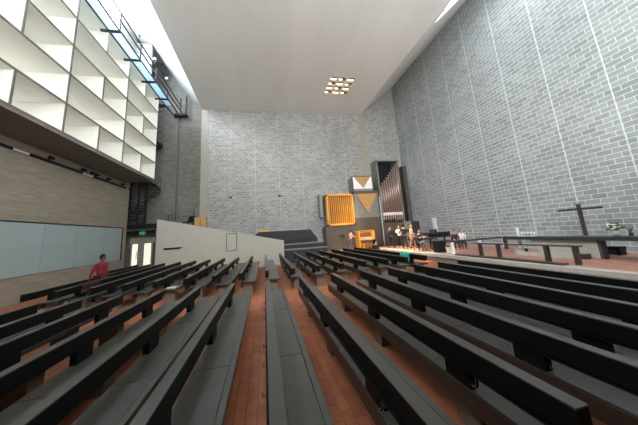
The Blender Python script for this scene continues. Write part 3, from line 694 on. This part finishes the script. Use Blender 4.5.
# goblets on the altar
for k in range(6):
    y = 9.45 - k * .14
    s = thing('goblet', 'small clear goblet, number counted in the row on the left end of the altar', 'goblet', (11.35, y, 1.15), 0, 'goblets on the altar')
    s['label'] = 'small white goblet in the row on the left end of the altar top'
    MB().lathe([(.045, 0), (.045, .008), (.008, .02), (.008, .08), (.04, .11), (.048, .17), (.04, .17), (.02, .1)], (0, 0, 0), 12).build('cup', M['whitepaint'], s, smooth=True)
fv = thing('flower_vase', 'vase of white flowers and green leaves on the altar top', 'flowers', (11.35, 6.15, 1.15))
MB().lathe([(.07, 0), (.10, .06), (.09, .15), (.06, .18)], (0, 0, 0), 14).build('vase', M['stone'], fv, smooth=True)
f = MB(); lf = MB()
for k in range(26):
    a = random.random() * 2 * PI; rr = random.random() ** .5 * .2; z = .2 + random.random() * .22 * (1.2 - rr * 2)
    p = (rr * math.cos(a), rr * math.sin(a), z)
    if k % 2: f.ball(p, .05, 1, 1, .7, 1)
    else: lf.ball(p, .06, 1, 1, .5, 1)
    lf.tube([(0, 0, .14), p], .006, 5)
f.build('blossom', M['petal'], fv); lf.build('foliage', M['leaf'], fv)
s = thing('small_plant', 'small dark green plant right of the flower vase on the altar', 'plant', (11.35, 5.80, 1.15))
MB().lathe([(.05, 0), (.06, .1)], (0, 0, 0), 12).build('pot', M['bronze'], s)
lf = MB()
for k in range(9):
    a = k * 2.4; lf.tube([(0, 0, .08), (.05 * math.cos(a), .05 * math.sin(a), .2), (.11 * math.cos(a), .11 * math.sin(a), .22 + .01 * k)], .014, 5, r2=.004)
lf.build('foliage', M['leaf'], s)

# ------------------------------------------------------------------ people
def skin_mesh(joints, edges, radii, sub=2):
    """continuous limb surface grown round a skeleton"""
    me = bpy.data.meshes.new('sk'); me.from_pydata(joints, edges, [])
    o = bpy.data.objects.new('sk', me); C.objects.link(o)
    o.modifiers.new('skin', 'SKIN')
    for i, r in enumerate(radii):
        v = me.skin_vertices[0].data[i]; v.radius = r if isinstance(r, tuple) else (r, r); v.use_root = (i == 0)
    sb = o.modifiers.new('sub', 'SUBSURF'); sb.levels = sub; sb.render_levels = sub
    dg = bpy.context.evaluated_depsgraph_get(); dg.update()
    out = bpy.data.meshes.new_from_object(o.evaluated_get(dg))
    bpy.data.objects.remove(o)
    for p in out.polygons: p.use_smooth = True
    return out
def mesh_obj(name, me, m, parent):
    me.materials.clear(); me.materials.append(m); me.name = name
    o = bpy.data.objects.new(name, me); C.objects.link(o); o.parent = parent; return o

def person(label, loc, rz, skin, top, legs, hair='hair', s=1.0, seated=False, lean=0., armL=None, armR=None, stride=.1, long_hair=False, group=None, seat_h=.46, long_top=False, bulk=1.16):
    """facing -y in its own frame; arms given as (elbow, wrist)"""
    root = thing('person', label, 'person', loc, rz, group); root.scale = (s, s, s)
    if seated: hip = Vector((0, 0, seat_h + .10))
    else: hip = Vector((0, 0, .93))
    def tl(v):                                   # torso lean about the hips
        v = Vector(v); d = v - hip; return tuple(hip + Matrix.Rotation(lean, 3, 'X') @ d)
    up = hip.z
    J = {'pel': hip, 'bel': tl((0, 0, up + .17)), 'chest': tl((0, 0, up + .36)), 'neck0': tl((0, .01, up + .50)), 'neck': tl((0, 0, up + .58)), 'head': tl((0, -.02, up + .66))}
    for sd, nm, arm in ((1, 'L', armL), (-1, 'R', armR)):
        J['sh' + nm] = tl((.18 * sd, .01, up + .46))
        e, w = arm or ((.24 * sd, .03, up + .20), (.23 * sd, -.05, up - .04))
        J['el' + nm] = e; J['wr' + nm] = w
        d = (Vector(w) - Vector(e)).normalized(); J['hd' + nm] = tuple(Vector(w) + d * .08)
        J['hp' + nm] = (.09 * sd, 0, up - .04)
        if seated:
            J['kn' + nm] = (.12 * sd, -.44, seat_h + .04); J['an' + nm] = (.12 * sd, -.46, .08); J['to' + nm] = (.13 * sd, -.62, .035)
        else:
            J['kn' + nm] = (.10 * sd, -stride * sd - .02, .49); J['an' + nm] = (.10 * sd, -stride * sd * 1.8 + .03, .08); J['to' + nm] = (.11 * sd, -stride * sd * 1.8 - .14, .035)
    R = {'pel': (.15, .11), 'bel': (.135, .10), 'chest': (.16, .11), 'neck0': (.10, .08), 'neck': .055, 'head': .06}
    for nm in 'LR': R.update({'sh' + nm: .065, 'el' + nm: .043, 'wr' + nm: .030, 'hd' + nm: (.036, .018), 'hp' + nm: .09, 'kn' + nm: .06, 'an' + nm: .042, 'to' + nm: .04})
    E = [('pel', 'bel'), ('bel', 'chest'), ('chest', 'neck0'), ('neck0', 'neck'), ('neck', 'head')]
    for nm in 'LR': E += [('neck0', 'sh' + nm), ('sh' + nm, 'el' + nm), ('el' + nm, 'wr' + nm), ('wr' + nm, 'hd' + nm), ('pel', 'hp' + nm), ('hp' + nm, 'kn' + nm), ('kn' + nm, 'an' + nm), ('an' + nm, 'to' + nm)]
    def sub(keys, k, over={}):
        idx = {n: i for i, n in enumerate(keys)}
        ed = [(idx[a], idx[b]) for a, b in E if a in idx and b in idx]
        rr = []
        for n in keys:
            r = over.get(n, R[n]); rr.append(tuple(v * k for v in r) if isinstance(r, tuple) else r * k)
        return skin_mesh([tuple(J[n]) for n in keys], ed, rr)
    body = sub(list(J), 1)
    # head, face, fingers joined into the body mesh
    bm = bmesh.new(); bm.from_mesh(body)
    mb = MB(); mb.bm.free(); mb.bm = bm
    hc = Vector(tl((0, -.02, up + .72))); mb.ball(hc, .105, .80, .95, 1.15, 3)
    mb.ball(hc + Vector((0, -.105, -.015)), .018, .7, 1, 1.3, 1)
    for sx_ in (-1, 1): mb.ball(hc + Vector((.085 * sx_, .01, -.01)), .022, .5, .9, 1.3, 1)
    mb.ball(hc + Vector((0, -.07, -.075)), .04, 1, .7, .6, 1)
    for nm, sd in (('L', 1), ('R', -1)):
        w = Vector(J['wr' + nm]); h = Vector(J['hd' + nm]); d = (h - w).normalized()
        u = d.cross(Vector((0, 0, 1))); u = u.normalized() if u.length > .1 else Vector((0, 1, 0)); n_ = d.cross(u)
        for q, ln_ in zip((-1.5, -.5, .5, 1.5), (.060, .072, .068, .052)):
            b0 = h + u * q * .017; b1 = b0 + d * ln_ * .55 + n_ * .006; b2 = b0 + d * ln_ + n_ * .022
            mb.tube([b0, b1, b2], .0085, 6, r2=.006)
        t0 = w + d * .03 - u * .03; mb.tube([t0, t0 + d * .03 - u * .022, t0 + d * .055 - u * .026], .010, 6, r2=.007)
    bm.to_mesh(body); bm.free()
    for p in body.polygons: p.use_smooth = True
    mesh_obj('body', body, M[skin], root)
    e = MB()
    for sx_ in (-1, 1): e.ball(hc + Vector((.034 * sx_, -.092, .012)), .012, 1, .6, .7, 1)
    e.build('eye', M['darkgap'], root)
    mk = MB(); mk.ball(hc + Vector((0, -.094, -.055)), .018, 1.3, .4, .35, 1); mk.build('mouth', M['maroon'], root)
    keys = ['pel', 'bel', 'chest', 'neck0'] + [a + b for b in 'LR' for a in ('sh', 'el', 'wr')]
    mesh_obj('jacket' if long_top else 'shirt', sub(keys, bulk, {'pel': (.155, .12)}), M[top], root)
    keys = ['pel'] + [a + b for b in 'LR' for a in ('hp', 'kn', 'an')]
    mesh_obj('trousers', sub(keys, 1.14, {'anL': .05, 'anR': .05}), M[legs], root)
    sh = MB()
    for nm in 'LR':
        a, t_ = Vector(J['an' + nm]), Vector(J['to' + nm])
        c = (a + t_) / 2; sh.ball((c.x, c.y, .045), .14, .36, 1.0, .32, 2)
    sh.build('shoes', M['black'], root, smooth=True)
    h = MB(); h.ball(hc + Vector((0, .022, .028)), .112, .86, .95, 1.06, 3)
    if long_hair: h.ball(hc + Vector((0, .06, -.07)), .09, .9, .55, 1.5, 2)
    else: h.ball(hc + Vector((0, .055, -.02)), .085, .95, .6, 1.0, 2)
    h.build('hair', M[hair], root, smooth=True)
    return root

# person in red between the left pews, walking to the right, hand on the pew behind
person('person in a red jacket standing between the pews by the left wall', (-5.95, 11.2, 0), PI / 2 - .3, 'skin_dark', 'red', 'maroon', s=.93, bulk=1.32,
       armL=((.26, .05, 1.14), (.22, -.06, .92)), armR=((-.27, .12, 1.14), (-.27, .20, .92)), stride=.12, long_top=True)
# organist side person in pink
person('person in a pink shirt and grey-blue trousers beside the organ console', (6.75, 19.5, DZ), PI / 2 + .2, 'skin', 'pink', 'jeans', s=.88,
       armL=((.24, -.16, 1.18), (.16, -.40, 1.20)), armR=((-.24, -.12, 1.16), (-.14, -.38, 1.16)), lean=.12)
# group of four standing musicians
person('person in dark clothes at the left of the standing group by the organ', (9.45, 18.0, DZ), .1, 'skin', 'dark_cloth', 'dark_cloth', s=.93,
       armL=((.25, -.12, 1.16), (.12, -.34, 1.22)), armR=((-.24, -.12, 1.16), (-.08, -.34, 1.24)))
person('person in a white top holding an instrument, second from the left in the standing group', (9.95, 17.5, DZ), -.5, 'skin', 'white_cloth', 'dark_cloth', s=.93,
       armL=((.25, -.12, 1.16), (.08, -.34, 1.30)), armR=((-.24, -.16, 1.20), (-.05, -.42, 1.32)))
person('person in black seen from behind, in the middle of the standing group', (9.75, 16.5, DZ), PI - .2, 'skin', 'dark_cloth', 'dark_cloth', s=.97,
       armL=((.28, -.10, 1.18), (.20, -.34, 1.15)), armR=((-.28, -.10, 1.18), (-.2, -.34, 1.15)), stride=.08)
person('person in cream clothes at the right of the standing group', (10.35, 16.5, DZ), .7, 'skin', 'cream_cloth', 'cream_cloth', hair='tan', s=.93,
       armL=((.26, .0, 1.16), (.22, -.18, 1.05)), long_hair=True)
person('person in dark clothes seated behind the low table by the piano', (9.85, 14.85, DZ), -.2, 'skin', 'dark_cloth', 'jeans', seated=True, s=.92,
       armL=((.25, -.14, .88), (.14, -.38, .86)), armR=((-.25, -.14, .88), (-.14, -.38, .86)))
s = thing('stool', 'black stool under the person seated at the low table', 'stool', (9.85, 14.85, DZ))
MB().lathe([(.17, .40), (.18, .42), (.18, .46), (.16, .47)], (0, 0, 0), 16).build('seat', M['black'], s)
for k in range(4):
    a = k * PI / 2 + .7; MB().tube([(.12 * math.cos(a), .12 * math.sin(a), .41), (.17 * math.cos(a), .17 * math.sin(a), 0)], .015).build('leg', M['black'], s)
# two people seated behind the far rail
for (x, y, lab, tp) in ((11.2, 13.3, 'person in dark clothes seated behind the far rail, left of two', 'dark_cloth'), (11.85, 13.5, 'person in a white shirt seated behind the far rail, right of two', 'white_cloth')):
    person(lab, (x, y, DZ), -PI / 2 + PI / 3, 'skin', tp, 'dark_cloth', seated=True, s=.82, lean=.15,
           armL=((.25, -.12, .84), (.14, -.34, .74)), armR=((-.25, -.12, .84), (-.14, -.34, .74)))
    s = thing('chair', 'black chair under the seated ' + ('person in dark clothes' if tp == 'dark_cloth' else 'person in the white shirt'), 'chair', (x, y, DZ), -PI / 2 + PI / 3, 'chairs behind the far rail')
    s.scale = (.82, .82, .82)
    MB().box(-.22, .22, -.2, .22, .42, .46).build('seat', M['black'], s)
    MB().box(-.22, .22, .20, .23, .6, .9).build('backrest', M['black'], s)
    for a in (-.2, .2):
        MB().tube([(a, -.18, 0), (a, -.18, .42)], .014).build('leg', M['black'], s)
        MB().tube([(a, .21, 0), (a, .21, .88)], .014).build('leg', M['black'], s)
# listener on the front far pew
person('dark-haired person in dark clothes seated low in the front far pew', (6.17, 13.7, 0), PI / 2 + .2, 'skin', 'dark_cloth', 'dark_cloth', seated=True, long_hair=True, seat_h=.45, s=.95,
       armL=((.25, -.10, .80), (.16, -.32, .62)), armR=((-.25, -.10, .80), (-.16, -.32, .62)))

# ------------------------------------------------------------------ light
w = bpy.data.worlds.new('world'); bpy.context.scene.world = w; w.use_nodes = True
sky = w.node_tree.nodes.new('ShaderNodeTexSky'); sky.sky_type = 'HOSEK_WILKIE'
w.node_tree.links.new(sky.outputs[0], w.node_tree.nodes['Background'].inputs[0])
w.node_tree.nodes['Background'].inputs[1].default_value = .6

for k, (tx, ty) in enumerate(((9.6, 14.0), (10.0, 16.0), (9.2, 17.8), (7.2, 19.8))):
    l = bpy.data.lights.new('stage_spot', 'SPOT'); l.energy = 6000; l.color = (1, .78, .5); l.spot_size = .34; l.spot_blend = .6; l.shadow_soft_size = .08
    lo = bpy.data.objects.new('stage_spot', l); C.objects.link(lo)
    p = Vector((LX[2] + LS / 2, LY[k] + LW / 2, ZC - .02)); lo.location = p
    lo.rotation_euler = (Vector((tx, ty, DZ)) - p).to_track_quat('-Z', 'Y').to_euler()
# ------------------------------------------------------------------ camera
cam = bpy.data.cameras.new('camera'); co = bpy.data.objects.new('camera', cam); C.objects.link(co)
r_, d_, f_ = ((0.9755148618274581, -0.2095468405487463, -0.06678978941270719), (-0.025217074871397238, 0.19511094231620824, -0.9804569441456426), (0.21848307368921244, 0.9581345635162734, 0.18504946556743854))
mw = Matrix(((r_[0], -d_[0], -f_[0], 0), (r_[1], -d_[1], -f_[1], 0), (r_[2], -d_[2], -f_[2], 1.9), (0, 0, 0, 1)))
co.matrix_world = mw
cam.sensor_fit = 'HORIZONTAL'; cam.sensor_width = 36; cam.lens = 249.186 / 638 * 36
cam.shift_y = -26.5 / 638; cam.clip_start = .05; cam.clip_end = 200
sc = bpy.context.scene; sc.camera = co
sc.view_settings.view_transform = 'Standard'; sc.view_settings.look = 'None'; sc.view_settings.gamma = 1
sc.view_settings.use_curve_mapping = False; sc.view_settings.exposure = 1.4
sc.cycles.max_bounces = 10; sc.cycles.diffuse_bounces = 6
